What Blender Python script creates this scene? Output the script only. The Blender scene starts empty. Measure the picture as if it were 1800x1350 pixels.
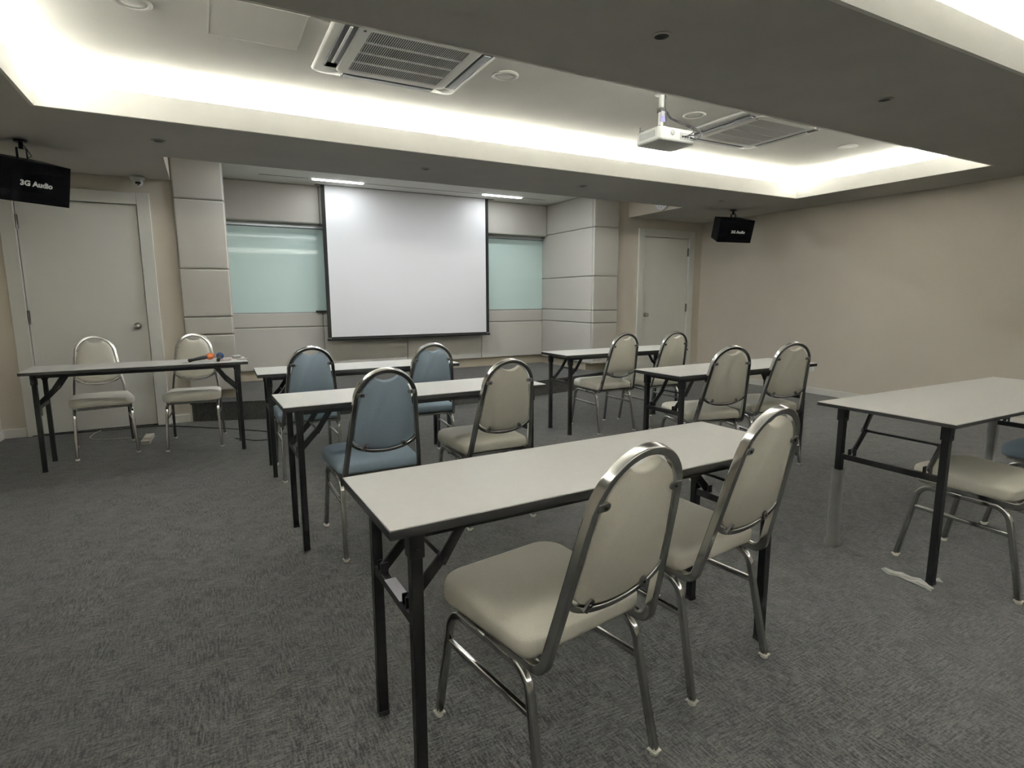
import bpy, bmesh, math, random
from mathutils import Vector, Matrix
random.seed(7)
S = bpy.context.scene
COL = S.collection
PI = math.pi
# ------------------------------------------------------------------ camera, world, lights, exposure
YAW, PITCH, ROLL = .4924, .1516, .0032
Fw = Vector((math.sin(YAW)*math.cos(PITCH), math.cos(YAW)*math.cos(PITCH), -math.sin(PITCH)))
r0 = Vector((math.cos(YAW), -math.sin(YAW), 0)); d0 = Fw.cross(r0)
Rt = r0*math.cos(ROLL) + d0*math.sin(ROLL)
Up = -(d0*math.cos(ROLL) - r0*math.sin(ROLL))
cd = bpy.data.cameras.new('camera'); cam = bpy.data.objects.new('camera', cd); COL.objects.link(cam)
cam.matrix_world = Matrix(((Rt.x, Up.x, -Fw.x, 0), (Rt.y, Up.y, -Fw.y, 0), (Rt.z, Up.z, -Fw.z, 1.2651), (0, 0, 0, 1)))
cd.sensor_width = 36; cd.lens = 994.44/1800*36; cd.clip_start = .05
S.camera = cam
w = bpy.data.worlds.new('world'); S.world = w; w.use_nodes = True
w.node_tree.nodes['Background'].inputs[0].default_value = (.5, .5, .5, 1)
w.node_tree.nodes['Background'].inputs[1].default_value = 0.0
S.view_settings.view_transform = 'Standard'; S.view_settings.look = 'None'
S.view_settings.gamma = 1; S.view_settings.use_curve_mapping = False
S.view_settings.exposure = 1.3
S.cycles.max_bounces = 10; S.cycles.diffuse_bounces = 7; S.cycles.glossy_bounces = 5
S.cycles.transparent_max_bounces = 12; S.cycles.transmission_bounces = 8
S.cycles.sample_clamp_indirect = 6; S.cycles.caustics_reflective = False; S.cycles.caustics_refractive = False
S.cycles.use_denoising = True
COVE_W = 90.0          # watts per metre of cove tape
NICHE_E = 5.0         # emission of the two recessed LED lines over the stage
ZS, ZL, ZC = 2.402, 2.554, 2.69        # soffit, cove lip, upper ceiling
XL, XR = -.808, 6.193                  # both ceiling recesses, left and right edges
RECESS = [(2.599, 4.481), (-2.05, 1.507)]
COVE_K = [1.65, 1.95]                    # relative power of the two recesses' tapes
CG = .10                               # width of the cove gutter
def cove_light(x, y, L, along_x, wpm):
    ld = bpy.data.lights.new('cove_tape_light', 'AREA'); ld.shape = 'RECTANGLE'
    ld.size = L; ld.size_y = .016; ld.energy = wpm*L*.25; ld.color = (.955, .965, 1.0)
    o = bpy.data.objects.new('cove_tape_light', ld); COL.objects.link(o)
    o.location = (x, y, 2.458); o.rotation_euler = (PI, 0, 0 if along_x else PI/2)
for (ya, yb), kk in zip(RECESS, COVE_K):
    k = COVE_W*kk
    for y in (ya-CG*.72, yb+CG*.72): cove_light((XL+XR)/2, y, XR-XL+.1, True, k)
    for x in (XL-CG*.72, XR+CG*.72): cove_light(x, (ya+yb)/2, yb-ya+.1, False, k)

def led_light(x, y, W):                # downward beam of one LED bar in the recess over the stage
    ld = bpy.data.lights.new('led_bar_light', 'AREA'); ld.shape = 'RECTANGLE'
    ld.size = .60; ld.size_y = .04; ld.energy = W; ld.color = (.93, .97, 1.0)
    o = bpy.data.objects.new('led_bar_light', ld); COL.objects.link(o); o.location = (x, y, ZC-.0135)
for x in (.59, 2.86): led_light(.66+x+.305, 7.405, 1.5)
for x in (.0, .95, 1.9, 2.85): led_light(.66+x+.305, 6.12, 5.2)

# ------------------------------------------------------------------ helpers
def new_mat(name, col, rough=.6, metal=0, spec=.5, **kw):
    m = bpy.data.materials.new(name); m.use_nodes = True
    b = m.node_tree.nodes['Principled BSDF']
    b.inputs['Base Color'].default_value = (*col, 1); b.inputs['Roughness'].default_value = rough
    b.inputs['Metallic'].default_value = metal; b.inputs['Specular IOR Level'].default_value = spec
    for k, v in kw.items(): b.inputs[k.replace('_', ' ')].default_value = v
    return m
def nodes(m): return m.node_tree.nodes, m.node_tree.links, m.node_tree.nodes['Principled BSDF']
def noisy(m, c1, c2, scale=20, detail=4, bump=0, bscale=None, stretch=(1, 1, 1), lo=.3, hi=.7, dist=.002):
    N, L, b = nodes(m)
    tc = N.new('ShaderNodeTexCoord'); mp = N.new('ShaderNodeMapping'); mp.inputs['Scale'].default_value = stretch
    L.new(tc.outputs['Object'], mp.inputs['Vector'])
    n = N.new('ShaderNodeTexNoise'); n.inputs['Scale'].default_value = scale; n.inputs['Detail'].default_value = detail
    L.new(mp.outputs[0], n.inputs['Vector'])
    r = N.new('ShaderNodeValToRGB'); r.color_ramp.elements[0].position = lo; r.color_ramp.elements[1].position = hi
    r.color_ramp.elements[0].color = (*c1, 1); r.color_ramp.elements[1].color = (*c2, 1)
    L.new(n.outputs['Fac'], r.inputs[0]); L.new(r.outputs[0], b.inputs['Base Color'])
    if bump:
        n2 = N.new('ShaderNodeTexNoise'); n2.inputs['Scale'].default_value = bscale or scale; n2.inputs['Detail'].default_value = 3
        L.new(mp.outputs[0], n2.inputs['Vector'])
        bp = N.new('ShaderNodeBump'); bp.inputs['Strength'].default_value = bump; bp.inputs['Distance'].default_value = dist
        L.new(n2.outputs['Fac'], bp.inputs['Height']); L.new(bp.outputs[0], b.inputs['Normal'])
    return m
def emis(name, col, s):
    m = new_mat(name, (.8, .8, .8)); b = m.node_tree.nodes['Principled BSDF']
    b.inputs['Emission Color'].default_value = (*col, 1); b.inputs['Emission Strength'].default_value = s
    return m

def box(bm, x0, x1, y0, y1, z0, z1, mi=0):
    v = [bm.verts.new((x, y, z)) for x in (x0, x1) for y in (y0, y1) for z in (z0, z1)]
    fs = [(0, 1, 3, 2), (4, 6, 7, 5), (0, 4, 5, 1), (2, 3, 7, 6), (0, 2, 6, 4), (1, 5, 7, 3)]
    out = []
    for f in fs:
        q = bm.faces.new([v[i] for i in f]); q.material_index = mi; out.append(q)
    return out
def finish(name, bm, mats, parent=None, bevel=0, seg=2, smooth=False, loc=None, wn=False):
    bmesh.ops.recalc_face_normals(bm, faces=bm.faces)
    me = bpy.data.meshes.new(name); bm.to_mesh(me); bm.free()
    if not isinstance(mats, (list, tuple)): mats = [mats]
    for m in mats: me.materials.append(m)
    o = bpy.data.objects.new(name, me); COL.objects.link(o)
    if parent: o.parent = parent
    if loc: o.location = loc
    if smooth or bevel:
        for p in me.polygons: p.use_smooth = True
    if bevel:
        md = o.modifiers.new('bevel', 'BEVEL'); md.width = bevel; md.segments = seg; md.limit_method = 'ANGLE'; md.harden_normals = True
    if wn:
        md = o.modifiers.new('wn', 'WEIGHTED_NORMAL'); md.weight = 60
    return o
def bx(name, d, m, parent=None, bevel=0, seg=2, loc=None):
    bm = bmesh.new(); box(bm, *d); return finish(name, bm, m, parent, bevel, seg, loc=loc)
def thing(name, label, cat, loc=(0, 0, 0), rz=0, group=None):
    o = bpy.data.objects.new(name, None); COL.objects.link(o); o.location = loc; o.rotation_euler = (0, 0, rz)
    o.empty_display_size = .1
    return tag(o, label, cat, group)
def tag(o, label, cat, group=None):
    o['label'] = label; o['category'] = cat
    if group: o['group'] = group
    return o
def struct(o): o['kind'] = 'structure'; return o
def fillet(pts, r, seg=6):
    pts = [Vector(p) for p in pts]; out = [pts[0]]
    for i in range(1, len(pts)-1):
        a, b, c = pts[i-1], pts[i], pts[i+1]
        u = (a-b).normalized(); v = (c-b).normalized(); ang = u.angle(v)
        if ang > PI-.02: out.append(b); continue
        t = min(r/math.tan(ang/2), (a-b).length*.49, (c-b).length*.49); rr = t*math.tan(ang/2)
        p0, p1 = b+u*t, b+v*t; cen = b+(u+v).normalized()*(rr/math.sin(ang/2))
        for k in range(seg+1):
            f = k/seg; q = (p0-cen).lerp(p1-cen, f).normalized()*rr; out.append(cen+q)
    out.append(pts[-1]); return out
def rrect(w, d, r, seg=3):
    P = []
    for (sx, sy, a0) in ((1, 1, 0), (-1, 1, 90), (-1, -1, 180), (1, -1, 270)):
        for k in range(seg+1):
            a = math.radians(a0+90*k/seg); P.append((sx*(w/2-r)+r*math.cos(a), sy*(d/2-r)+r*math.sin(a)))
    return P
def circ(r, n=12): return [(r*math.cos(2*PI*k/n), r*math.sin(2*PI*k/n)) for k in range(n)]
def sweep(bm, pts, prof, n0=(0, 0, 1), mi=0, closed=False):
    """prof x runs along binormal, prof y along the transported normal n0"""
    pts = [Vector(p) for p in pts]; n = Vector(n0); rings = []; N = len(pts)
    for i, p in enumerate(pts):
        if closed: t = (pts[(i+1) % N]-pts[i-1]).normalized()
        else: t = ((pts[min(i+1, N-1)]-pts[i]).normalized() + (pts[i]-pts[max(i-1, 0)]).normalized()).normalized()
        n = (n - t*n.dot(t)).normalized(); b = t.cross(n)
        sc = 1
        if 0 < i < N-1 or closed:
            a, c = (pts[i]-pts[i-1]), (pts[(i+1) % N]-pts[i])
        rings.append([bm.verts.new(p+b*q[0]+n*q[1]) for q in prof])
    m = len(prof); fs = []
    R = range(N if closed else N-1)
    for i in R:
        A, B = rings[i], rings[(i+1) % N]
        for k in range(m):
            fs.append(bm.faces.new((A[k], A[(k+1) % m], B[(k+1) % m], B[k])))
    if not closed: fs.append(bm.faces.new(rings[0][::-1])); fs.append(bm.faces.new(rings[-1]))
    for f in fs: f.material_index = mi
def tube(name, pts, prof, m, parent=None, n0=(0, 0, 1), closed=False):
    bm = bmesh.new(); sweep(bm, pts, prof, n0, closed=closed)
    return finish(name, bm, m, parent, smooth=True, wn=True)
def loft(bm, rings, cap0=True, cap1=True, mi=0):
    V = [[bm.verts.new(p) for p in r] for r in rings]; m = len(V[0])
    for A, B in zip(V, V[1:]):
        for k in range(m):
            f = bm.faces.new((A[k], A[(k+1) % m], B[(k+1) % m], B[k])); f.material_index = mi
    if cap0: bm.faces.new(V[0][::-1]).material_index = mi
    if cap1: bm.faces.new(V[-1]).material_index = mi
def lathe(bm, prof, n=24, cen=(0, 0, 0), mi=0):
    c = Vector(cen)
    loft(bm, [[c+Vector((r*math.cos(2*PI*k/n), r*math.sin(2*PI*k/n), z)) for k in range(n)] for (r, z) in prof], mi=mi)
def children(o): return [c for c in bpy.data.objects if c.parent == o]
KIDS = {}
def dup(root, loc, rz, label, matmap=None):
    """copy a thing, its parts and sub-parts (mesh data shared)"""
    def cp(o, par):
        c = o.copy(); COL.objects.link(c); c.parent = par
        for k in KIDS.get(o.name, []): cp(k, c)
        if matmap and o.type == 'MESH':
            for i, s in enumerate(o.material_slots):
                if s.material and s.material.name in matmap:
                    key = (o.data.name, i)
                    if key not in MESHVAR:
                        d = o.data.copy(); d.materials[i] = matmap[s.material.name]; MESHVAR[key] = d
                    c.data = MESHVAR[key]
        return c
    c = cp(root, None); c.location = loc; c.rotation_euler = (0, 0, rz); c['label'] = label
    return c
MESHVAR = {}
def index_kids(root):
    def rec(o):
        ks = children(o); KIDS[o.name] = ks
        for k in ks: rec(k)
    rec(root)

# ------------------------------------------------------------------ materials
M = {}
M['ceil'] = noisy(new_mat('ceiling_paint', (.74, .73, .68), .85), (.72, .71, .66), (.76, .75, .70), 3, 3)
M['soffit'] = noisy(new_mat('ceiling_paint_shaded', (.5, .49, .45), .9), (.44, .43, .405), (.475, .465, .435), 2.5, 3)  # same paint as the fascia, darkened: the soffit's shade is put into the colour
M['wall'] = noisy(new_mat('beige_wallpaper', (.5, .45, .38), .85), (.655, .60, .515), (.69, .635, .55), 1.3, 6, bump=.15, bscale=160)
M['wall_jog'] = noisy(new_mat('beige_paint', (.5, .45, .38), .85), (.66, .60, .51), (.69, .63, .54), 1.3, 4)
M['door'] = noisy(new_mat('door_paint', (.6, .6, .55), .45), (.83, .83, .78), (.86, .855, .81), 1.1, 3)
M['trim'] = new_mat('trim_paint', (.78, .78, .73), .4)
M['base'] = new_mat('baseboard_paint', (.78, .76, .71), .45)
def carpet():
    m = new_mat('grey_carpet', (.08, .08, .075), .95, spec=.1, Sheen_Weight=.22, Sheen_Roughness=.45); N, L, b = nodes(m)
    tc = N.new('ShaderNodeTexCoord')
    def noise(stretch, scale, detail=5):
        mp = N.new('ShaderNodeMapping'); mp.inputs['Scale'].default_value = stretch; L.new(tc.outputs['Object'], mp.inputs[0])
        n = N.new('ShaderNodeTexNoise'); n.inputs['Scale'].default_value = scale; n.inputs['Detail'].default_value = detail
        n.inputs['Roughness'].default_value = .62; L.new(mp.outputs[0], n.inputs['Vector']); return n.outputs['Fac']
    def math_(op, x, y, cl=False):
        q = N.new('ShaderNodeMath'); q.operation = op; q.use_clamp = cl
        for i, v in enumerate((x, y)):
            if isinstance(v, (int, float)): q.inputs[i].default_value = v
            else: L.new(v, q.inputs[i])
        return q.outputs[0]
    a = noise((1, .13, 1), 150, 3); c = noise((.13, 1, 1), 150, 3)
    mask = math_('MULTIPLY', math_('SUBTRACT', noise((1, 1, 1), 4.5, 2), .42), 6.0, True)
    mx = N.new('ShaderNodeMix'); mx.data_type = 'FLOAT'
    L.new(mask, mx.inputs[0]); L.new(a, mx.inputs[2]); L.new(c, mx.inputs[3])
    spk = noise((1, 1, 1), 130, 4); big = noise((1, 1, 1), 9, 4); both = math_('MULTIPLY', math_('ADD', a, c), .5)
    s = math_('ADD', math_('MULTIPLY', mx.outputs[0], .26), math_('MULTIPLY', both, .28))
    s = math_('ADD', s, math_('MULTIPLY', spk, .32))
    s = math_('ADD', s, math_('MULTIPLY', big, .14))
    r = N.new('ShaderNodeValToRGB'); e = r.color_ramp.elements
    e[0].position = .43; e[0].color = (.011, .011, .010, 1); e[1].position = .58; e[1].color = (.088, .088, .080, 1)
    L.new(s, r.inputs[0]); L.new(r.outputs[0], b.inputs['Base Color'])
    bp = N.new('ShaderNodeBump'); bp.inputs['Strength'].default_value = .5; bp.inputs['Distance'].default_value = .004
    L.new(s, bp.inputs['Height']); L.new(bp.outputs[0], b.inputs['Normal'])
    return m
M['carpet'] = carpet()
M['riser'] = noisy(new_mat('dark_riser_carpet', (.05, .05, .048), .95, spec=.1), (.038, .038, .037), (.075, .074, .070), 90, 4, bump=.4, stretch=(1, 1, .3))
M['pad'] = noisy(new_mat('grey_beige_panel_fabric', (.5, .47, .42), .95, spec=.15), (.50, .48, .435), (.56, .54, .49), 260, 3, bump=.35, bscale=420)
M['glassb'] = new_mat('pale_green_back_painted_glass', (.60, .755, .715), .5, spec=.2, Coat_Weight=.5, Coat_Roughness=.02)
M['alu'] = new_mat('grey_aluminium', (.42, .44, .44), .35, metal=.9)
M['black'] = new_mat('black_steel_paint', (.0045, .0045, .005), .42, spec=.35)
M['blackedge'] = new_mat('black_laminate_edge', (.010, .010, .010), .5, spec=.4)
M['lam'] = noisy(new_mat('off_white_laminate', (.62, .61, .57), .34), (.69, .68, .66), (.71, .70, .68), 30, 3, bump=.04, bscale=500)
M['chrome'] = new_mat('chrome_tube', (.66, .655, .64), .17, metal=1)
M['cream'] = noisy(new_mat('cream_chair_fabric', (.55, .50, .40), .85, spec=.25), (.70, .675, .585), (.76, .735, .645), 300, 3, bump=.3, bscale=500, dist=.001)
M['blue'] = noisy(new_mat('blue_chair_fabric', (.2, .3, .38), .85, spec=.25), (.26, .335, .405), (.30, .38, .455), 300, 3, bump=.3, bscale=500, dist=.001)
M['pan'] = new_mat('dark_seat_board', (.05, .045, .04), .7)
M['clip'] = new_mat('dull_metal_clip', (.30, .295, .28), .35, metal=.9)
M['glide'] = new_mat('white_nylon', (.7, .68, .6), .5)
M['screen'] = new_mat('matt_white_screen', (.80, .80, .81), .9, spec=.1)
M['mask'] = new_mat('black_screen_border', (.012, .012, .010), .8)
M['acw'] = new_mat('white_ac_plastic', (.66, .66, .62), .4)
M['acd'] = new_mat('dark_ac_interior', (.02, .02, .02), .6)
M['acg'] = new_mat('grey_ac_flap', (.33, .35, .37), .35)
M['slat'] = new_mat('light_grille_plastic', (.50, .50, .48), .45)
M['filter'] = new_mat('dusty_filter', (.13, .13, .12), .8)
M['lampw'] = new_mat('opal_lamp_plastic', (.72, .72, .68), .35)
M['ring'] = new_mat('white_lamp_ring', (.68, .67, .62), .4)
M['dark'] = new_mat('dark_hole', (.015, .014, .012), .5)
M['spk'] = noisy(new_mat('black_speaker_vinyl', (.008, .008, .009), .6, spec=.25), (.006, .006, .007), (.011, .011, .012), 60, 3)
M['cloth'] = noisy(new_mat('black_grille_cloth', (.003, .003, .004), .95, spec=.05), (.002, .002, .0025), (.005, .005, .006), 500, 2)
M['print'] = new_mat('white_print', (.75, .75, .72), .5)
M['proj'] = new_mat('white_projector_shell', (.66, .67, .64), .35)
M['projg'] = new_mat('grey_projector_grille', (.38, .39, .38), .5)
M['lens'] = new_mat('dark_lens_glass', (.01, .01, .015), .05)
M['cable'] = new_mat('black_cable', (.012, .012, .012), .5)
M['cablew'] = new_mat('white_cable', (.40, .38, .33), .5)
M['steel'] = new_mat('brushed_steel', (.45, .43, .40), .28, metal=1)
M['hinge'] = new_mat('dull_hinge', (.22, .21, .19), .4, metal=.9)
M['plastic'] = new_mat('cloudy_plastic_film', (.75, .76, .76), .3, Alpha=.34)
M['paper'] = new_mat('white_tape_label', (.55, .54, .60), .6)
M['tissue'] = noisy(new_mat('pinkish_tissue', (.7, .6, .56), .9), (.62, .53, .50), (.74, .66, .62), 60, 2)
M['beigeo'] = new_mat('beige_plastic', (.50, .45, .36), .6)
M['orange'] = noisy(new_mat('orange_foam', (.6, .17, .05), .95), (.5, .13, .04), (.66, .2, .07), 200, 2, bump=.5)
M['bluefoam'] = noisy(new_mat('blue_foam', (.03, .08, .22), .95), (.012, .032, .10), (.022, .055, .17), 200, 2, bump=.5)
M['greybox'] = new_mat('grey_plastic', (.36, .36, .36), .5)
M['violet'] = new_mat('violet_label', (.25, .24, .50), .5)
M['clockw'] = new_mat('clock_face_white', (.78, .78, .84), .4)
M['led'] = emis('led_diffuser', (.93, .97, 1.0), NICHE_E)
M['basebeige'] = noisy(new_mat('beige_plinth', (.42, .37, .28), .7), (.39, .345, .26), (.44, .39, .30), 3, 4)

# ------------------------------------------------------------------ room shell
X0, X1, Y0, YD, YB = -1.72, 6.97, -4.2, 6.645, 8.02
NX0, NX1 = .245, 4.88
struct(bx('floor', (X0-.2, X1+.2, Y0-.2, YB+.2, -.1, 0), M['carpet']))
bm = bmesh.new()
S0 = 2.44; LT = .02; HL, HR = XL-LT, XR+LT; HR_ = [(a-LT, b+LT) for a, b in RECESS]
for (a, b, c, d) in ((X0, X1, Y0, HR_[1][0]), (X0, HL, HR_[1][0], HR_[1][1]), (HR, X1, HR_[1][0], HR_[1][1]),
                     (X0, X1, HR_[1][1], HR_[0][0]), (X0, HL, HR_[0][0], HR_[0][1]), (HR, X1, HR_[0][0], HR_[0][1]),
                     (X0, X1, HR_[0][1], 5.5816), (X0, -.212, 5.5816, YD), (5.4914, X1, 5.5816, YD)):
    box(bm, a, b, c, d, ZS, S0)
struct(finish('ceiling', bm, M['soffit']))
bm = bmesh.new(); box(bm, X0-.2, X1+.2, Y0-.2, YB+.2, ZC, ZC+.08); struct(finish('ceiling', bm, M['ceil']))
n = 1
for (ya, yb) in RECESS:           # cove: lip, gutter back wall
    bm = bmesh.new(); t = .02
    for (a, b, c, d) in ((XL-t, XR+t, ya-t, ya), (XL-t, XR+t, yb, yb+t), (XL-t, XL, ya, yb), (XR, XR+t, ya, yb)):
        box(bm, a, b, c, d, ZS, ZL)
    struct(finish('trim_%d' % n, bm, M['ceil'])); n += 1
    bm = bmesh.new(); g = CG
    for (a, b, c, d) in ((XL-g-.05, XR+g+.05, ya-g-.05, ya-g), (XL-g-.05, XR+g+.05, yb+g, yb+g+.05), (XL-g-.05, XL-g, ya-g, yb+g), (XR+g, XR+g+.05, ya-g, yb+g)):
        box(bm, a, b, c, d, S0, ZC)
    struct(finish('trim_%d' % n, bm, M['ceil'])); n += 1
bm = bmesh.new()                   # upstand round the opening above the stage
box(bm, -.211, 5.4904, 5.5316, 5.5826, ZS+.001, ZC); box(bm, -.262, -.211, 5.5316, YD, ZS+.001, ZC); box(bm, 5.4904, 5.5414, 5.5316, YD, ZS+.001, ZC)
struct(finish('trim_%d' % n, bm, M['wall_jog'])); n += 1
bm = bmesh.new(); box(bm, X0-.12, X0, Y0, YD, 0, ZC); struct(finish('wall_left', bm, M['wall']))
bm = bmesh.new(); box(bm, X1, X1+.12, Y0, YD, 0, ZC); struct(finish('wall_right', bm, M['wall']))
bm = bmesh.new(); box(bm, X0-.12, X1+.12, Y0-.12, Y0, 0, ZC); struct(finish('wall_back', bm, M['wall']))
DL = (-1.425, -.515, 2.150); DR = (5.80, 6.69, 2.150)      # door leaves: x0, x1, top
bm = bmesh.new()
for (a, b, z0) in ((X0, DL[0]-.02, 0), (DL[0]-.02, DL[1]+.02, DL[2]+.02), (DL[1]+.02, -.2, 0), (5.29, DR[0]-.02, 0), (DR[0]-.02, DR[1]+.02, DR[2]+.02), (DR[1]+.02, X1, 0)):
    box(bm, a, b, YD, YD+.12, z0, ZC)
box(bm, DL[0]-.02, DL[1]+.02, YD+.07, YD+.12, 0, DL[2]+.02); box(bm, DR[0]-.02, DR[1]+.02, YD+.07, YD+.12, 0, DR[2]+.02)
wf = struct(finish('wall_front', bm, M['wall']))
bm = bmesh.new()                   # masonry of the niche: both cheeks and the back
box(bm, -.2, NX0, YD, YB+.12, .305, ZC); box(bm, NX1, 5.29, YD, YB+.12, .305, ZC); box(bm, -.2, NX0, 6.80, YB+.12, 0, .305); box(bm, NX1, 5.29, 6.80, YB+.12, 0, .305); box(bm, NX0, NX1, YB, YB+.12, 0, ZC)
wn_ = struct(finish('wall_niche', bm, M['basebeige']))
# padded fabric panels
def panel(x0, x1, y0, y1, z0, z1):
    g = .0015
    d = [x0, x1, y0, y1, z0+g, z1-g]
    if x1-x0 > y1-y0: d[0] += g; d[1] -= g
    else: d[2] += g; d[3] -= g
    return bx('fabric_panel', d, M['pad'], wn_, bevel=min(.018, .46*min(d[1]-d[0], d[3]-d[2])), seg=4)
ROWS = [.31, .897, 1.079, 1.561, 2.238, ZC]
for z0, z1 in zip(ROWS, ROWS[1:]):
    panel(-.205, NX0, 6.60, YD, z0, z1)
    panel(4.85, 5.292, 6.60, YD, z0, z1)
    panel(4.845, NX1, YD-.002, 8.0, z0, z1)
    panel(NX0, NX0+.006, YD-.002, 8.0, z0, z1)
XS = [NX0+.022, 1.392, 2.552, 3.74, 4.845]
for x0, x1 in zip(XS, XS[1:]):
    panel(x0, x1, 7.965, YB, .33, .888); panel(x0, x1, 7.965, YB, .888, 1.075)
for x0, x1 in zip(XS, XS[1:]):
    panel(x0, x1, 7.84, YB, 2.215, ZC)
# doors
def door(idx, x0, x1, top, knob_left):
    d = struct(bx('door_%d' % idx, (x0, x1, YD+.012, YD+.052, .012, top), M['door'], bevel=.002))
    bm = bmesh.new(); w_ = .105; y0 = YD-.018
    box(bm, x0-w_-.01, x0-.006, y0, YD+.07, 0, top+w_+.01); box(bm, x1+.006, x1+w_+.01, y0, YD+.07, 0, top+w_+.01)
    box(bm, x0-.006, x1+.006, y0, YD+.07, top+.006, top+w_+.01)
    f = finish('door_frame', bm, M['trim'], d, bevel=.004)
    kx = x0+.06 if knob_left else x1-.085
    kb = bmesh.new(); lathe(kb, [(.001, 0), (.033, 0), (.033, .006), (.014, .008), (.012, .028), (.022, .034), (.028, .044), (.027, .056), (.018, .064), (.001, .066)], 24)
    k = finish('door_knob', kb, M['steel'], d, smooth=True); k.rotation_euler = (PI/2, 0, 0); k.location = (kx, YD+.012, 1.0)
    hx = x1-.001 if knob_left else x0+.001
    for hz in (.25, 1.1, 1.95):
        hb = bmesh.new(); box(hb, hx-.011, hx+.011, YD-.004, YD+.014, hz-.06, hz+.06)
        sweep(hb, [(hx, YD-.004, hz-.062), (hx, YD-.004, hz+.062)], circ(.007, 10), (0, 1, 0))
        finish('hinge', hb, M['hinge'], d)
    return d
door(1, *DL, False); door(2, *DR, True)
# baseboards
def bboard(name, x0, x1, y0, y1):
    return struct(bx(name, (x0, x1, y0, y1, 0, .085), M['base'], bevel=.006))
bboard('baseboard_front', X0, DL[0]-.117, YD-.014, YD); bboard('baseboard_front', DL[1]+.117, -.222, YD-.014, YD)
bboard('baseboard_front', 5.335, DR[0]-.117, YD-.014, YD); bboard('baseboard_front', DR[1]+.117, X1-.014, YD-.014, YD)
bboard('baseboard_right', X1-.014, X1, Y0, YD); bboard('baseboard_left', X0, X0+.014, Y0, YD-.014)
# stage platform with a bowed front
def arc_pts(n=40):
    xa, xb, ya, ym = -.215, 5.33, YD-.001, 6.13
    c = (xa+xb)/2; h = (xb-xa)/2; s = ya-ym; R = (h*h+s*s)/(2*s); cy = ym+R
    a0 = math.asin(h/R)
    return [(c+R*math.sin(a), cy-R*math.cos(a)) for a in [(-a0+2*a0*k/n) for k in range(n+1)]]
AP = arc_pts()
st = struct(thing('stage_platform', 'low carpeted stage with a bowed front edge before the screen niche', 'stage')); del st['category']
bm = bmesh.new(); P = AP
loft(bm, [[(x, y+.012, .001) for x, y in P]+[(5.29, YD-.0005, .001), (-.2, YD-.0005, .001)], [(x, y+.012, .178) for x, y in P]+[(5.29, YD-.0005, .178), (-.2, YD-.0005, .178)]])
finish('riser', bm, M['riser'], st)
bm = bmesh.new(); PP = P+[(5.29, YD), (4.84, YD), (4.84, 7.96), (.27, 7.96), (.27, YD), (-.2, YD)]
PP = [(x, y) for x, y in P]+[(5.289, YD-.001), (5.289, 6.799), (4.879, 6.799), (4.879, YB-.001), (.246, YB-.001), (.246, 6.799), (-.199, 6.799), (-.199, YD-.001)]
loft(bm, [[(x, y, .178) for x, y in PP], [(x, y, .200) for x, y in PP]])
finish('carpet_top', bm, M['carpet'], st)
# slim beige plinths below the side panels are the masonry itself

# ------------------------------------------------------------------ niche fittings
def glassboard(x0, x1, label):
    t = thing('glass_board', label, 'board', (x0, 8.0, 1.078), 0, 'pale green glass boards beside the screen'); L = x1-x0
    bx('glass_pane', (0, L, -.020, -.006, 0, 1.085), M['glassb'], t, bevel=.0015)
    bm = bmesh.new(); box(bm, 0, L, -.05, .019, 1.087, 1.115); box(bm, 0, L, -.055, -.02, 1.115, 1.135)
    finish('top_rail', bm, M['alu'], t, bevel=.003)
    bx('bottom_channel', (0, L, -.030, .0, -.008, .006), M['alu'], t)
    bx('back_plate', (0, L, -.006, .019, 0, 1.085), M['alu'], t)
    return t
glassboard(.268, 2.552, 'pale green glass writing board left of the white screen')
glassboard(2.556, 4.843, 'pale green glass writing board right of the white screen')
tag(bx('pen_tray', (1.30, 1.46, 7.93, 7.968, 1.078, 1.10), M['mask'], bevel=.003), 'small black pen tray under the left glass board beside the screen', 'tray')
t = thing('projection_screen', 'large white pull-down projection screen with black borders above the stage', 'screen', (1.397, 7.73, 0))
bx('screen_fabric', (.048, 2.313, -.002, 0, .755, 2.688), M['screen'], t)
bx('black_border', (0, .048, -.002, 0, .745, 2.688), M['mask'], t); bx('black_border', (2.313, 2.361, -.002, 0, .745, 2.688), M['mask'], t)
bx('black_border', (.048, 2.313, -.002, 0, .728, .755), M['mask'], t)
tube('weight_bar', [(-.008, 0, .722), (2.369, 0, .722)], circ(.014, 12), M['black'], t, (0, 0, 1))
t = thing('screen_slot', 'dark slot in the niche ceiling that the screen drops from', 'ceiling slot', (1.33, 7.71, ZC))
bm = bmesh.new(); box(bm, 0, 2.52, .0, .012, -.004, -.0005); box(bm, 0, 2.52, .04, .048, -.004, -.0005); finish('slot_edge', bm, M['dark'], t)
t = thing('led_track', 'thin dark recessed track in the niche ceiling with two lit LED bars', 'light', (.66, 7.405, ZC))
bx('track', (0, 3.88, -.003, .005, -.003, -.0003), M['dark'], t)
t2 = thing('led_track', 'second recessed track with lit LED bars above the front edge of the stage', 'light', (.66, 6.12, ZC))
bx('track', (0, 3.88, -.003, .005, -.003, -.0003), M['dark'], t2)
for x in (.0, .95, 1.9, 2.85):
    bx('led_bar', (x, x+.61, -.022, .022, -.012, -.0031), M['led'], t2)
for x in (.59, 2.86):
    bx('led_bar', (x, x+.61, -.022, .022, -.012, -.0031), M['led'], t)

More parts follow.
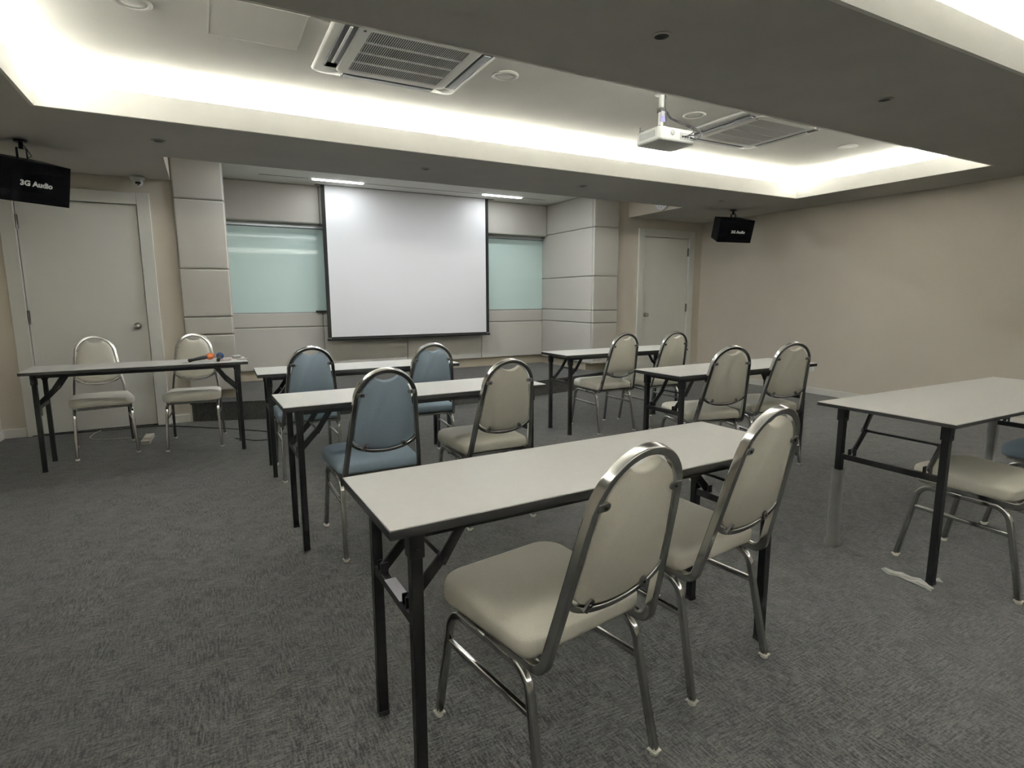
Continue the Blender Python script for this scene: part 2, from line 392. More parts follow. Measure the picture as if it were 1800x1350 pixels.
# ------------------------------------------------------------------ ceiling fittings
def ac_unit(x0, y0, label, flaps_open):
    W_ = .95
    t = thing('air_conditioner', label, 'air conditioner', (x0+W_/2, y0+W_/2, ZC), 0, 'ceiling cassette air conditioners')
    def rr(w, r, z, n=8): return [(a, b, z) for a, b in rrect(w, w, r, n)]
    def ring_piece(bm, wo, ro, wi, ri, z0, z1, zi):
        A = [rr(wi, ri, 0-.0005), rr(wo, ro, 0-.0005), rr(wo, ro, z0), rr(wo-.03, ro, z1), rr(wi, ri, zi), rr(wi, ri, -.0005)]
        V = [[bm.verts.new(p) for p in r] for r in A[:5]]; V.append(V[0]); m = len(V[0])
        for P1, P2 in zip(V, V[1:]):
            for k in range(m): bm.faces.new((P1[k], P1[(k+1) % m], P2[(k+1) % m], P2[k]))
    bm = bmesh.new(); ring_piece(bm, W_, .05, .70, .05, -.012, -.026, -.040)
    finish('face_panel', bm, M['acw'], t, smooth=True, wn=True)
    # four air slots with flaps between panel and intake grille
    for k in range(4):
        q = bmesh.new(); box(q, -.30, .30, -.425, -.352, -.0395 if k != 3 else -.0405, -.020)
        o = finish('air_slot', q, M['acd'], t, bevel=.004); o.rotation_euler = (0, 0, k*PI/2); o.location = (0, 0, -.002)
        q = bmesh.new()
        if k in flaps_open: box(q, -.215, .29, -.396, -.380, -.047, -.038)
        else: box(q, -.29, .29, -.410, -.366, -.047, -.042)
        o = finish('air_flap', q, M['acg'] if k not in flaps_open else M['acw'], t, bevel=.002); o.rotation_euler = (0, 0, k*PI/2)
    if 3 in flaps_open:
        bx('flap_motor', (-.420, -.356, .215, .295, -.0425, -.0385), M['acg'], t, bevel=.004)
    bm = bmesh.new()
    loft(bm, [rr(.70, .05, -.030), rr(.70, .05, -.042), rr(.68, .045, -.046), rr(.57, .01, -.046), rr(.57, .01, -.034)], cap0=True, cap1=True)
    gf = finish('grille_frame', bm, M['acw'], t, smooth=True, wn=True)
    bx('dust_filter', (-.284, .284, -.284, .284, -.0388, -.0342), M['acd'], t)
    n = 46
    for k in range(n):
        x = -.284+.568*(k+.5)/n
        bx('grille_slat', (x-.0024, x+.0024, -.284, .284, -.0462, -.0440), M['slat'], t)
    for y in (-.142, 0, .142, ):
        bx('grille_bar', (-.284, .284, y-.004, y+.004, -.0468, -.0385), M['acw'], t)
    bx('grille_latch', (-.325, -.31, -.29, -.27, -.0475, -.0458), M['dark'], t)
    o = bx('corner_cap', (-.44, -.36, -.44, -.36, -.033, -.029), M['acw'], t, bevel=.01)
    return t
a1 = ac_unit(.685, 2.985, 'white ceiling cassette air conditioner with a ribbed grille, left above the stage', (3,))
a2 = ac_unit(3.765, 3.035, 'white ceiling cassette air conditioner behind the projector, right of the recess', (1,))
def round_lamp(x, y, label):
    t = thing('ceiling_light', label, 'light', (x, y, ZC), 0, 'unlit round lights in the ceiling recess')
    bm = bmesh.new(); lathe(bm, [(.066, -.0005), (.088, -.0005), (.088, -.006), (.082, -.010), (.070, -.010), (.066, -.006), (.066, -.0006)], 40)
    finish('lamp_ring', bm, M['ring'], t, smooth=True, wn=True)
    bm = bmesh.new(); lathe(bm, [(.066, -.0007), (.066, -.005), (.03, -.008), (.001, -.0085)], 40); finish('diffuser', bm, M['lampw'], t, smooth=True)
round_lamp(-.205, 3.50, 'unlit round white ceiling light at the far left of the recess')
round_lamp(1.822, 3.478, 'unlit round white ceiling light right of the ribbed air conditioner')
round_lamp(3.525, 3.498, 'unlit round white ceiling light between projector and far air conditioner')
round_lamp(5.541, 3.503, 'unlit round white ceiling light at the far right of the recess')
def downlight(x, y, label):
    t = thing('downlight', label, 'light', (x, y, ZS), 0, 'small unlit downlights in the lower ceiling')
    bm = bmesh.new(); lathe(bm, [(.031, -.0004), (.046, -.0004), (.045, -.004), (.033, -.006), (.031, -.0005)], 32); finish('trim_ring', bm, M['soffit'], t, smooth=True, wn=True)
    bm = bmesh.new(); lathe(bm, [(.031, -.0005), (.031, -.0035), (.012, -.0015), (.001, -.001)], 32); finish('dark_lens', bm, M['dark'], t, smooth=True)
downlight(1.858, 2.059, 'small unlit downlight in the dark ceiling nearest the top edge')
downlight(3.586, 2.068, 'small unlit downlight in the dark ceiling at upper right')
downlight(1.822, 5.015, 'small unlit downlight above the left half of the screen')
downlight(3.525, 5.016, 'small unlit downlight above the right edge of the screen')
downlight(5.535, 5.001, 'small unlit downlight near the right-hand speaker')
downlight(-.213, 5.033, 'small unlit downlight near the left wall column')
t = thing('access_panel', 'flush square access panel in the ceiling left of the air conditioner', 'hatch', (.352, 3.48, ZC))
bx('hatch_door', (-.222, .222, -.222, .222, -.003, -.0004), M['ceil'], t, bevel=.0008)
bm = bmesh.new()
for d in ((-.23, .23, -.23, -.225), (-.23, .23, .225, .23), (-.23, -.225, -.225, .225), (.225, .23, -.225, .225)): box(bm, *d, -.0045, -.0004)
finish('hatch_frame', bm, M['ceil'], t)

# projector
t = thing('projector', 'white ceiling projector hanging on a pole with black cables', 'projector', (2.985, 3.235, ZC))
ph = -.345
bm = bmesh.new(); O = lambda k, z: [(a, b, z) for a, b in rrect(.34-k, .25-k, .03, 6)]
loft(bm, [O(.03, ph-.012), O(.008, ph-.008), O(0, ph+.006), O(.0, ph+.065), O(.01, ph+.078), O(.03, ph+.082)])
sh = finish('shell', bm, M['proj'], t, smooth=True, wn=True)
bx('rear_connector_panel', (.02, .15, -.1275, -.123, ph+.012, ph+.055), M['projg'], t)
for x in (.035, .06, .085, .11): bx('socket', (x, x+.014, -.129, -.126, ph+.022, ph+.036), M['dark'], t)
bx('side_vent', (-.1715, -.168, -.08, .08, ph+.018, ph+.058), M['projg'], t)
bm = bmesh.new(); sweep(bm, [(.08, .12, ph+.03), (.08, .150, ph+.03)], circ(.032, 20), (0, 0, 1)); finish('lens_barrel', bm, M['dark'], t, smooth=True)
bm = bmesh.new(); lathe(bm, [(.001, 0), (.018, 0), (.018, .003), (.001, .003)], 20, (-.03, -.126, 0)); 
o = finish('round_badge', bm, M['projg'], t, smooth=True); o.rotation_euler = (PI/2, 0, 0); o.location = (-.05, -.1255-.126*0, ph+.045); o.data.transform(Matrix.Translation((.03, .126, 0)))
tube('drop_pole', [(-.02, .03, -.0005), (-.02, .03, ph+.11)], circ(.018, 16), M['proj'], t, (0, 1, 0))
bm = bmesh.new(); lathe(bm, [(.001, -.0004), (.045, -.0004), (.045, -.008), (.001, -.009)], 24, (-.02, .03, 0)); finish('ceiling_plate', bm, M['proj'], t, smooth=True, wn=True)
bm = bmesh.new(); box(bm, -.05, .01, .0, .06, ph+.083, ph+.095); box(bm, -.045, -.038, .005, .055, ph+.09, ph+.13); box(bm, -.002, .005, .005, .055, ph+.09, ph+.13)
finish('mount_bracket', bm, M['steel'], t, bevel=.002)
for (px_, py_) in ((-.14, .09), (.10, .09), (-.13, -.08)):
    tube('mount_arm', [(-.02, .03, ph+.10), (px_, py_, ph+.092), (px_, py_, ph+.08)], rrect(.01, .004, .001, 1), M['black'] if px_ < 0 else M['steel'], t)
tube('leg_stud', [(-.15, .10, ph+.08), (-.15, .10, ph+.118)], circ(.005, 8), M['dark'], t, (0, 1, 0))
bx('tape_wrap', (-.042, .002, .008, .052, ph+.22, ph+.25), M['dark'], t, bevel=.003)
bx('violet_sticker', (-.040, .0, .0085, .0115, ph+.155, ph+.19), M['violet'], t)
bx('white_tag', (-.036, -.002, .0075, .0105, ph+.19, ph+.225), M['paper'], t)
def cab(pts, r=.004, m='cable', parent=None, name='cable'):
    # Catmull-Rom through the points
    P_ = [Vector(p) for p in pts]; Q = []
    for i in range(len(P_)-1):
        a, b, c, d = P_[max(i-1, 0)], P_[i], P_[i+1], P_[min(i+2, len(P_)-1)]
        for k in range(6):
            u = k/6; Q.append(.5*((2*b)+(c-a)*u+(2*a-5*b+4*c-d)*u*u+(3*b-a-3*c+d)*u**3))
    Q.append(P_[-1]); return tube(name, Q, circ(r, 8), M[m], parent)
cab([(0, .01, -.01), (.0, .01, -.08), (.002, .005, ph+.24), (.03, 0, ph+.19), (.08, -.06, ph+.15), (.13, -.12, ph+.11), (.11, -.16, ph+.06), (.07, -.129, ph+.03)], .004, parent=t)
cab([(.01, .02, -.01), (.01, .02, -.08), (.012, .015, ph+.23), (.04, 0, ph+.18), (.10, -.07, ph+.13), (.16, -.13, ph+.10), (.19, -.16, ph+.055), (.15, -.15, ph+.02), (.115, -.129, ph+.03)], .0045, parent=t)
cab([(.012, .0, ph+.22), (.05, -.02, ph+.17), (.12, -.08, ph+.12), (.17, -.16, ph+.06), (.10, -.17, ph+.035), (.045, -.129, ph+.03)], .0035, parent=t)
cab([(-.01, .0, ph+.21), (.0, -.01, ph+.15), (.01, -.012, ph+.11)], .003, parent=t)

# loudspeakers on ceiling brackets
def text_mesh(name, body, size, m, parent, loc, rot, bold=.0):
    cu = bpy.data.curves.new(name, 'FONT'); cu.body = body; cu.size = size; cu.align_x = 'CENTER'; cu.align_y = 'CENTER'
    cu.extrude = .0006; cu.offset = bold; cu.resolution_u = 3
    to = bpy.data.objects.new('tmp_text', cu); COL.objects.link(to); bpy.context.view_layer.update()
    me = bpy.data.meshes.new_from_object(to); bpy.data.objects.remove(to); bpy.data.curves.remove(cu)
    me.name = name; me.materials.clear(); me.materials.append(m)
    o = bpy.data.objects.new(name, me); COL.objects.link(o); o.parent = parent; o.location = loc; o.rotation_euler = rot
    return o
def speaker(name_label, loc, yaw, tilt, roll, anchor):
    t = bpy.data.objects.new('loudspeaker', None); COL.objects.link(t); tag(t, name_label, 'speaker', 'black ceiling-hung loudspeakers')
    t.empty_display_size = .1; t.rotation_mode = 'XYZ'
    R_ = Matrix.Rotation(yaw, 4, 'Z') @ Matrix.Rotation(tilt, 4, 'X') @ Matrix.Rotation(roll, 4, 'Y')
    t.matrix_world = Matrix.Translation(loc) @ R_
    W2, H2, Dp = .24, .145, .14
    bm = bmesh.new()
    lay = [[(-W2, -Dp+.02, -H2), (W2, -Dp+.02, -H2), (W2, -Dp+.02, H2), (-W2, -Dp+.02, H2)], [(-W2*.78, Dp, -H2*.9), (W2*.78, Dp, -H2*.9), (W2*.78, Dp, H2), (-W2*.78, Dp, H2)]]
    loft(bm, lay); finish('cabinet', bm, M['spk'], t, bevel=.006)
    # front grille, slightly bowed with a folded lower lip
    bm = bmesh.new(); R1 = []
    for (z, yo) in ((-H2, .0), (-H2*.45, -.012), (0, -.014), (H2*.5, -.010), (H2, 0)):
        R1.append([(-W2, -Dp+.019, z), (W2, -Dp+.019, z), (W2, -Dp+.002+yo*.2, z), (W2*.5, -Dp+yo, z), (-W2*.5, -Dp+yo, z), (-W2, -Dp+.002+yo*.2, z)])
    loft(bm, R1); finish('front_grille', bm, M['cloth'], t, smooth=False)
    text_mesh('speaker_lettering', '3G Audio', .050, M['print'], t, (.02, -Dp-.0145, -.008), (PI/2, 0, 0), .0022)
    # bracket: swivel plate on the cabinet and stem to the ceiling
    inv = t.matrix_world.inverted(); top = Vector((0, 0, H2))
    wp = t.matrix_world @ top
    cp = Vector((wp.x+(anchor[0]-wp.x)*.0+0, wp.y, ZS-.0008))
    dwn = inv @ cp; dn = inv @ (cp-Vector((0, 0, .05)))
    bm = bmesh.new(); c0 = inv @ cp
    up = (inv.to_3x3() @ Vector((0, 0, 1)))
    sweep(bm, [c0-up*.012, c0], circ(.04, 20), (0, 1, 0)); finish('ceiling_plate', bm, M['black'], t)
    tube('stem', [c0-up*.01, c0-up*.06], circ(.014, 12), M['black'], t, (0, 1, 0))
    e = c0-up*.055
    for s in (-1, 1):
        tube('bracket_arm', [Vector((s*.002, e.y, e.z)), Vector((s*.03, e.y, e.z)), Vector((s*.03, 0, H2+.012)), Vector((s*.03, 0, H2-.003))], rrect(.005, .022, .001, 1), M['black'], t, (0, 1, 0))
    tube('speaker_wire', [c0-up*.02+Vector((.01, 0, 0)), e+Vector((.05, 0, -.02)), Vector((.055, .0, H2+.03)), Vector((.04, .05, H2-.002))], circ(.003, 6), M['cable'], t)
    return t
speaker('black loudspeaker hung from the ceiling at the right wall', (6.264, 5.478, 2.153), -.307, .273, .015, (6.46, 5.61))
speaker('black loudspeaker hung from the ceiling over the left door', (-1.114, 5.507, 2.132), .612, .256, .012, (-1.13, 5.7))

# dome camera and wall clock
t = thing('security_camera', 'small white dome security camera above the left door', 'camera', (-.475, 6.555, ZS))
bm = bmesh.new(); lathe(bm, [(.001, -.0005), (.062, -.0005), (.062, -.022), (.052, -.034), (.001, -.034)], 32); finish('camera_base', bm, M['proj'], t, smooth=True, wn=True)
bm = bmesh.new(); bmesh.ops.create_uvsphere(bm, u_segments=24, v_segments=16, radius=.045)
o = finish('camera_ball', bm, M['proj'], t, smooth=True); o.location = (0, -.01, -.052)
o = bx('camera_window', (-.022, .022, -.003, .003, -.010, .010), M['dark'], t, bevel=.004); o.location = (.006, -.052, -.066); o.rotation_euler = (.35, 0, .1)
o = bx('infrared_spot', (-.008, .008, -.002, .002, -.005, .005), M['dark'], t, bevel=.002); o.location = (.006, -.046, -.084); o.rotation_euler = (.6, 0, .1)
t = thing('wall_clock', 'round white wall clock half hidden above the right door', 'clock', (5.488, 5.945, 2.545)); t.rotation_euler = (0, 0, -PI/2)
def disc(bm, r, y0, y1, n=40): sweep(bm, [(0, y0, 0), (0, y1, 0)], circ(r, n), (0, 0, 1))
bm = bmesh.new(); disc(bm, .138, -.002, -.028); finish('clock_rim', bm, M['ring'], t, bevel=.005)
bm = bmesh.new(); disc(bm, .122, -.0282, -.030); finish('clock_face', bm, M['clockw'], t)
for h in range(1, 13):
    a = h*PI/6; text_mesh('numeral', str(h), .03, M['dark'], t, (.098*math.sin(a), -.0308, .098*math.cos(a)), (PI/2, 0, 0))
bx('hour_hand', (-.004, .004, -.034, -.032, -.01, .06), M['dark'], t); bx('minute_hand', (-.09, .01, -.037, -.035, -.003, .003), M['dark'], t)
# socket plate on right wall
t = thing('wall_socket', 'white socket plate low on the right wall behind a table end', 'socket', (X1, 4.652, .32))
bx('cover_plate', (-.009, -.0005, -.06, .06, -.037, .037), M['ring'], t, bevel=.003)
for y in (-.03, .03): bx('socket_insert', (-.0115, -.009, y-.018, y+.018, -.018, .018), M['trim'], t, bevel=.001)

# ------------------------------------------------------------------ folding tables
def make_table(L, W_, th, ix, iy, apron, label, loc, rz, sleeves=()):
    t = thing('folding_table', label, 'table', loc, rz, 'folding tables with off-white tops and black legs')
    zt = .75; bm = bmesh.new()
    box(bm, -L/2, L/2, -W_/2, W_/2, zt-.0035, zt, 0)
    finish('tabletop', bm, M['lam'], t, bevel=.001)
    bx('edge_band', (-L/2-.0008, L/2+.0008, -W_/2-.0008, W_/2+.0008, zt-th, zt-.0034), M['blackedge'], t, bevel=.0012)
    lx, ly = L/2-ix, W_/2-iy; zb = zt-th
    if apron:
        for s in (-1, 1): bx('apron_rail', (-lx+.02, lx-.02, s*(ly+.004)-.009, s*(ly+.004)+.009, zb-.026, zb), M['black'], t)
        for s in (-1, 1): bx('apron_rail', (s*(lx+.004)-.009, s*(lx+.004)+.009, -ly, ly, zb-.026, zb), M['black'], t)
    else:
        for s in (-1, 1): bx('apron_rail', (-lx+.02, lx-.02, s*ly-.009, s*ly+.009, zb-.022, zb), M['black'], t)
    w = .015
    for sx in (-1, 1):
        for sy in (-1, 1):
            lg = bx('leg', (sx*lx-w, sx*lx+w, sy*ly-w, sy*ly+w, .012, zb-.001), M['black'], t, bevel=.003)
            bx('foot_cap', (sx*lx-w-.001, sx*lx+w+.001, sy*ly-w-.001, sy*ly+w+.001, 0, .016), M['blackedge'], lg, bevel=.002)
            bm = bmesh.new(); box(bm, sx*lx-w-.004, sx*lx+w+.004, sy*ly-w-.004, sy*ly+w+.004, zb-.075, zb)
            sweep(bm, [(sx*lx, sy*ly-w-.010, zb-.055), (sx*lx, sy*ly+w+.010, zb-.055)], circ(.006, 8), (1, 0, 0))
            finish('leg_bracket', bm, M['black'], t, bevel=.003)
            # hinged brace: lower link, upper link, pivot
            yb = sy*(ly-.060); mx, mz = sx*(lx-.095), zb-.125
            tube('brace', [(sx*(lx-.004), yb, .505), (mx, yb, mz)], rrect(.030, .010, .002, 1), M['black'], t, (0, 1, 0))
            tube('brace', [(mx+sx*.008, yb+sy*.008, mz-.012), (sx*(lx-.175), yb+sy*.008, zb-.002)], rrect(.028, .010, .002, 1), M['black'], t, (0, 1, 0))
            tube('pivot_bolt', [(mx, yb-.014, mz), (mx, yb+.018, mz)], circ(.008, 10), M['black'], t, (0, 0, 1))
            bm = bmesh.new()
            for q in (-.012, .012): box(bm, sx*lx-.012, sx*lx+.012, yb+q-.002, yb+q+.002, .488, .522)
            finish('brace_lug', bm, M['black'], t)
        bx('crossbar', (sx*lx-.012, sx*lx+.012, -ly+w, ly-w, .465, .493), M['black'], t, bevel=.003)
        tube('spreader_rod', [(sx*(lx-.095), -(ly-.06), zb-.125), (sx*(lx-.095), ly-.06, zb-.125)], circ(.006, 8), M['black'], t, (0, 0, 1))
    for (sx, sy, h0, h1) in sleeves:   # cloudy plastic film still on the leg
        bm = bmesh.new(); rings = []
        for k in range(17):
            f = k/16; z = h0+(h1-h0)*f; g = .0235+.0012*math.sin(k*2.1)+(.006 if k < 2 else 0)
            rings.append([(sx*lx+a*(1+.05*math.sin(k*.9+i)), sy*ly+b*(1+.05*math.cos(k*.7+i*2)), z) for i, (a, b) in enumerate(rrect(2*g, 2*g, .008, 2))])
        loft(bm, rings, False, False); o = finish('plastic_sleeve', bm, M['plastic'], t, smooth=True)
    return t
TL, TW, TH_ = 1.4824, .4402, .025
T0 = make_table(TL, TW, TH_, .0755, .0539, True, 'narrow off-white folding table in the foreground, nearest the camera', (1.061, 1.4288, 0), .0287)
index_kids(T0)
dup(T0, (1.0271, 3.077, 0), .0211, 'narrow off-white folding table in the middle of the left column, second from the front')
dup(T0, (1.022, 4.4034, 0), -.0149, 'narrow off-white folding table directly before the stage and screen, with two blue chairs')
dup(T0, (-.4665, 5.3616, 0), .0109, 'narrow folding table before the left door with microphones on its end')
dup(T0, (3.563, 4.4416, 0), .005, 'narrow off-white folding table farthest right, near the right-hand door')
dup(T0, (3.4489, 2.957, 0), .024, 'narrow off-white folding table in the middle of the right column, two cream chairs behind')
tg = make_table(1.8, .6, .018, .101, .0735, False, 'wide off-white folding table at the right edge with plastic film on its legs', (3.5467, 1.4192, 0), -.0018,
                sleeves=((-1, 1, .005, .41), (1, 1, .005, .52)))
# label taped on the foreground table's crossbar
o = bx('tape_label', (-.680, -.648, -.080, .050, .4932, .4940), M['paper'], T0); o['label'] = 'pale label taped to the crossbar'
# crumpled film slid down to the floor at the wide table's near leg
bm = bmesh.new(); rings = []
path = [(2.745, 1.372), (2.742, 1.33), (2.742, 1.29), (2.744, 1.25), (2.752, 1.222), (2.742, 1.188), (2.728, 1.16)]
for k, (x, y) in enumerate(path):
    w_ = .012+.010*math.sin(k/6*PI)+.004*math.sin(k*2.3); h_ = .006+.010*math.sin(k/6*PI)+.003*math.cos(k*3.1)
    ring = []
    for j in range(9):
        a = PI*j/8; jit = 1+.3*math.sin(j*2.9+k*1.7)
        ring.append((x-w_*math.cos(a)*jit-.038, y+.004*math.sin(j+k), .001+h_*math.sin(a)*jit))
    rings.append(ring)
loft(bm, rings); tag(finish('plastic_scrap', bm, new_mat('white_crumpled_film', (.62, .61, .58), .5), smooth=False), 'crumpled white strip of plastic film on the carpet by the wide table leg', 'plastic film')
bm = bmesh.new(); loft(bm, [[(2.778, 1.188, .001), (2.80, 1.166, .001), (2.80, 1.166, .006), (2.778, 1.188, .012)], [(2.80, 1.21, .001), (2.835, 1.20, .001), (2.835, 1.20, .004), (2.80, 1.21, .008)]])
tag(finish('plastic_scrap', bm, bpy.data.materials['white_crumpled_film']), 'small torn white plastic scrap right of the wide table near leg', 'plastic film')

# ------------------------------------------------------------------ banquet chairs
def lean(z): return -(.239+.246*(z-.45))
NB = Vector((0, 1, .246)).normalized()
def make_chair(label, loc, rz):
    t = thing('banquet_chair', label, 'chair', loc, rz, 'round-backed banquet chairs with chrome frames')
    # hoop: one tube from under the seat, up, over and down
    right = [(.187, .15, .407), (.187, lean(.407)+.002, .398), (.187, lean(.43), .43)]
    arc = []
    for k in range(0, 25):
        a = PI*k/24; arc.append((.143*math.cos(a), 0, .79+.146*math.sin(a)))
    arc = [(x, lean(z), z) for x, _, z in arc]
    low = fillet([(.187, .15, .405), (.187, lean(.39), .398), (.143+.044*(.79-.55)/.38, lean(.55), .55)], .045, 7)
    up = low + [(.143+.004, lean(.765), .765)]
    left = [(-p[0], p[1], p[2]) for p in [tuple(q) for q in up]][::-1]
    pts = [tuple(q) for q in up]+arc+left
    tube('back_frame', pts, rrect(.022, .027, .0045, 3), M['chrome'], t, (0, 0, 1))
    br = []
    for k in range(0, 21):
        a = PI*k/20; z = .612-.077*math.sin(a); br.append((.166*math.cos(a), lean(z), z))
    tube('back_brace', br, rrect(.018, .020, .005, 3), M['chrome'], t, NB)
    # padded back
    half = []
    for k in range(0, 13):
        a = PI/2*k/12; half.append((.1475*math.sin(a), .610-.062*math.cos(a)))
    half.append((.140, .70))
    for k in range(0, 11):
        x = .1255-.0705*k/10
        half.append((x, .79+.128*math.sqrt(max(0, 1-(x/.1255)**2))) if k else (.1265, .785))
    for k in range(1, 7):
        x = .055*(1-k/6); half.append((x, .884+.0185*(x/.055)**2))
    out = half+[(-x, z) for x, z in half[1:-1]][::-1]
    cen = (0, .725); rings = []
    for (s, off) in ((.972, -.010), (.993, -.007), (1, 0), (1, .010), (.985, .020), (.94, .030), (.82, .036), (.6, .040), (.3, .042)):
        ring = []
        for (x, z) in out:
            x2, z2 = cen[0]+(x-cen[0])*s, cen[1]+(z-cen[1])*s
            ring.append(Vector((x2, lean(z2), z2))+NB*off)
        rings.append(ring)
    bm = bmesh.new(); loft(bm, rings); finish('backrest', bm, M['cream'], t, smooth=True)
    for (x, z, a) in ((.119, .828, .0), (-.119, .828, PI), (.094, .567, -.95), (-.094, .567, PI+.95)):
        bm = bmesh.new()
        prof = [(-.016, -.003), (-.013, -.008), (-.006, -.010), (.020, -.009), (.020, .009), (-.006, .010), (-.013, .008), (-.016, .003)]
        c, s = math.cos(a), math.sin(a); A, B = [], []
        for (p, q) in prof:
            xx, zz = x+p*c-q*s, z+p*s+q*c
            A.append(Vector((xx, lean(zz), zz))-NB*.016); B.append(Vector((xx, lean(zz), zz))-NB*.009)
        loft(bm, [A, B]); cpart = finish('clip', bm, M['clip'], t, bevel=.001)
        bm = bmesh.new(); q0 = Vector((x, lean(z), z)); sweep(bm, [q0-NB*.019, q0-NB*.014], circ(.004, 8), (1, 0, 0)); finish('screw', bm, M['dark'], cpart)
    # seat cushion
    def outline(ins):
        P_ = []
        pts_ = [(-.205+ins, -.185+ins, .030), (.205-ins, -.185+ins, .030), (.222-ins, .225-ins, .075), (-.222+ins, .225-ins, .075)]
        n_ = len(pts_)
        for i in range(n_):
            a_, b_, c_ = [Vector((*pts_[j % n_][:2], 0)) for j in (i-1, i, i+1)]; r = max(pts_[i][2]-ins*.5, .006)
            f = fillet([a_, b_, c_], r, 7)[1:-1]; P_ += [(q.x, q.y) for q in f]
        return P_
    prof = [(.016, .408), (.004, .413), (0, .424), (0, .452), (.004, .463), (.014, .471), (.032, .477), (.07, .482), (.12, .485), (.165, .486)]
    bm = bmesh.new(); rings = [[(x, y, z+(.004*(y/.2) if z > .46 else 0)) for x, y in outline(i_)] for i_, z in prof]
    loft(bm, rings); finish('seat', bm, M['cream'], t, smooth=True)
    bx('seat_board', (-.17, .17, -.16, .19, .399, .4085), M['pan'], t)
    rl = rrect(.020, .018, .005, 3)
    tube('front_rail', fillet([(-.187, .12, .404), (-.187, .192, .404), (.187, .192, .404), (.187, .12, .404)], .04, 6), rl, M['chrome'], t, (0, 0, 1))
    lp = rrect(.022, .022, .006, 3)
    for s in (-1, 1):
        for (fx, fy, tx, ty) in ((.203, .244, .190, .175), (.202, -.251, .190, -.172)):
            pts = fillet([(s*fx, fy, .010), (s*tx, ty, .378), (s*.190, .0, .378)], .065, 8)
            lg = tube('leg', pts, lp, M['chrome'], t, (1, 0, 0))
            bm = bmesh.new(); lathe(bm, [(.001, 0), (.013, 0), (.014, .006), (.010, .009), (.001, .009)], 14, (s*fx, fy, 0))
            box(bm, s*fx-.0145, s*fx+.0145, fy-.0145, fy+.0145, .009, .013); finish('glide', bm, M['glide'], lg)
        f = .29/.378
        tube('stretcher', [(s*(.203-.013*f), .244-.069*f, .272), (s*(.202-.012*f), -.251+.079*f, .272)], rrect(.016, .018, .004, 2), M['chrome'], t, (0, 0, 1))
    for y in (.10, -.10): tube('cross_rail', [(-.185, y, .380), (.185, y, .380)], rl, M['chrome'], t, (0, 0, 1))
    return t
CH = [('D1', .778, 1.275, .155, 0, 'cream chair at the foreground table, nearest the camera'),
 ('D2', 1.426, 1.425, .124, 0, 'cream chair at the right end of the foreground table'),
 ('C1', .713, 2.914, .005, 1, 'blue chair at the middle left table, the largest blue one'),
 ('C2', 1.393, 2.97, .007, 0, 'cream chair beside the large blue chair at the middle left table'),
 ('B1', .599, 4.321, .006, 1, 'blue chair at the left end of the table before the stage'),
 ('B2', 1.434, 4.168, -.073, 1, 'blue chair at the right end of the table before the stage'),
 ('A1', -.819, 5.716, 3.308, 0, 'cream chair facing the room behind the left table, before the white door'),
 ('A2', -.145, 5.636, 3.072, 0, 'cream chair facing the room behind the microphones on the left table'),
 ('E1', 3.349, 4.379, -.035, 0, 'cream chair at the farthest right table, left of its pair'),
 ('E2', 3.915, 4.327, -.06, 0, 'cream chair directly in front of the right-hand door'),
 ('F1', 3.143, 2.940, -.24, 0, 'turned cream chair at the middle right table, left of its pair'),
 ('F2', 3.764, 2.928, -.26, 0, 'turned cream chair at the middle right table, nearer the right wall'),
 ('G1', 3.106, 1.174, -.055, 0, 'cream chair pushed under the wide table at the right edge'),
 ('G2', 3.96, 1.165, 0, 1, 'blue chair cut off by the right edge of the picture, seat corner only')]
c0 = make_chair(CH[0][5], (CH[0][1], CH[0][2], 0), CH[0][3]); index_kids(c0)
for (_, x, y, r, blue, lab) in CH[1:]:
    dup(c0, (x, y, 0), r, lab, {'cream_chair_fabric': M['blue']} if blue else None)

# ------------------------------------------------------------------ small things on and around the left table
def mic(label, tip, tail, foam):
    t = thing('microphone', label, 'microphone', (0, 0, 0), 0, 'microphones with foam covers')
    a, b = Vector(tip), Vector(tail); d = (b-a).normalized(); up = Vector((0, 0, 1))
    M3 = d.to_track_quat('Z', 'Y').to_matrix().to_4x4(); M3.translation = a
    t.matrix_world = M3; L = (b-a).length
    bm = bmesh.new(); lathe(bm, [(.001, .03), (.017, .035), (.0165, .06), (.013, L-.03), (.0145, L-.02), (.0145, L-.004), (.001, L)], 20); finish('handle', bm, M['black'], t, smooth=True)
    bm = bmesh.new(); lathe(bm, [(.001, -.031), (.016, -.028), (.026, -.014), (.029, 0), (.027, .014), (.021, .027), (.017, .034), (.001, .034)], 24); finish('foam_cover', bm, foam, t, smooth=True)
    return t
mic('black microphone with an orange foam cover lying on the left table', (.005, 5.36, .787), (-.155, 5.27, .766), M['orange'])
mic('dark microphone with a blue foam cover, end towards the room', (.078, 5.352, .787), (.060, 5.20, .766), M['bluefoam'])
bm = bmesh.new(); rings = []
for k in range(6):
    x = .065+.022*k; rings.append([(x, 5.27+.012*j+.004*math.sin(k*2+j), .7505+(0 if i == 0 else .006+.010*abs(math.sin(k*1.9+j*1.1)))) for i, js in ((0, range(7)), (1, range(6, -1, -1))) for j in js])
loft(bm, rings); tag(finish('tissue', bm, M['tissue']), 'crumpled pinkish tissue on the left table beside the microphones', 'tissue')
t = thing('small_box', 'small grey plastic box at the right end of the left table', 'box', (.205, 5.44, .75), .2)
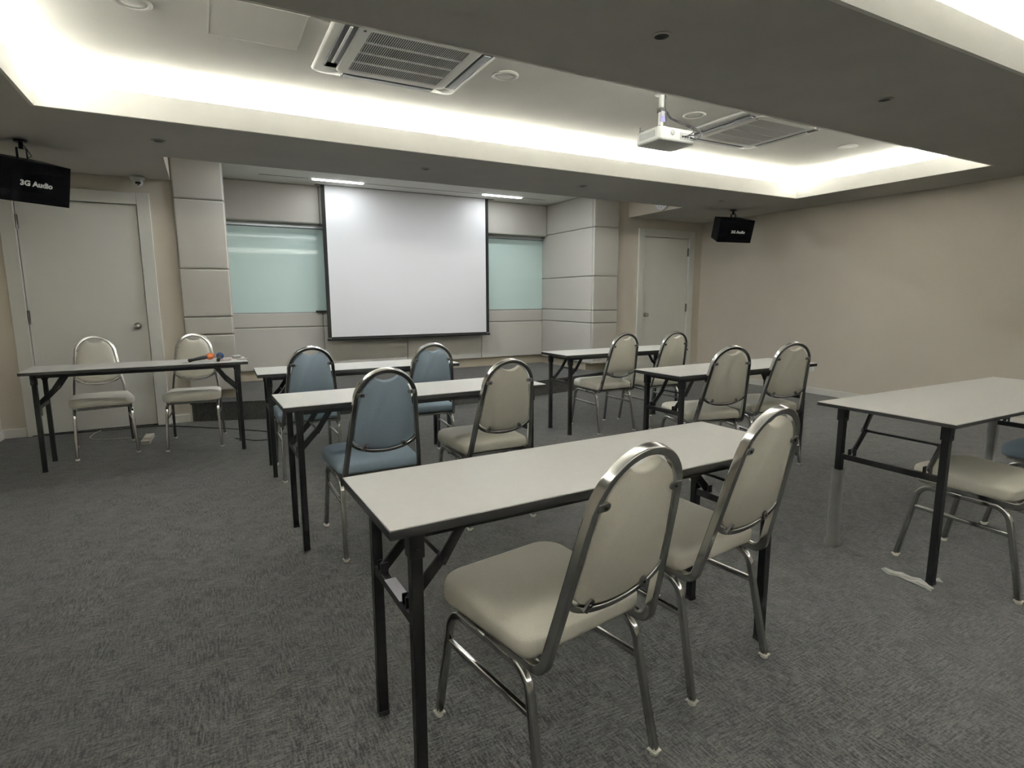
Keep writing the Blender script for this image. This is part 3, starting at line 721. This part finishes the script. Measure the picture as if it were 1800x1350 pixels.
bx('box_body', (-.032, .032, -.022, .022, 0, .022), M['greybox'], t, bevel=.003); bx('box_lid', (-.033, .033, -.023, .023, .022, .027), M['lampw'], t, bevel=.002)
bm = bmesh.new(); lathe(bm, [(.001, 0), (.045, 0), (.05, .004), (.048, .005), (.001, .003)], 20, (.245, 5.36, .7501)); tag(finish('coaster', bm, M['beigeo'], smooth=True), 'flat beige disc at the right corner of the left table', 'coaster')
bm = bmesh.new(); loft(bm, [[(-.20+.02*k, 5.25+.010*k, .7502), (-.195+.02*k, 5.225+.010*k, .7502), (-.195+.02*k, 5.225+.010*k, .753+.003*(k % 2)), (-.20+.02*k, 5.25+.010*k, .7525)] for k in range(5)])
tag(finish('paper_strip', bm, M['beigeo']), 'small beige paper strip on the left table by the microphone handle', 'paper')
# cables and extension socket by the left door
z = .006
k1 = cab([(-1.50, 6.62, z), (-1.302, 6.60, z), (-1.102, 6.60, z), (-.969, 6.585, z), (-.765, 6.577, z), (-.506, 6.548, z), (-.284, 6.41, z), (-.045, 6.206, z), (.199, 6.002, z), (.418, 5.778, z), (.568, 5.606, z), (.70, 5.40, z)], .005, name='floor_cable')
tag(k1, 'long black cable running along the floor from the left door to the stage table', 'cable')
k2 = cab([(.15, 5.62, z), (.238, 5.527, z), (.307, 5.442, z), (.40, 5.421, z), (.469, 5.366, z), (.476, 5.181, z), (.44, 4.98, z)], .005, name='floor_cable')
tag(k2, 'short black cable loop on the floor between the left tables', 'cable')
k3 = cab([(-.965, 6.60, z), (-1.004, 6.521, z), (-1.022, 6.402, z), (-1.02, 6.285, z), (-.952, 6.168, z), (-.794, 6.116, z), (-.600, 6.07, z+.005)], .0035, 'cablew', name='power_cord')
tag(k3, 'thin pale power cord curling on the floor before the left door', 'cord')
t = thing('extension_socket', 'beige extension socket block on the floor between the two left chairs', 'power strip', (-.545, 5.92, 0), math.radians(-3))
bx('socket_body', (-.035, .035, -.16, .16, 0, .035), M['cablew'], t, bevel=.005)
for y in (-.11, -.04, .03, .10): bx('socket_face', (-.022, .022, y-.024, y+.024, .035, .0365), M['beigeo'], t, bevel=.001)
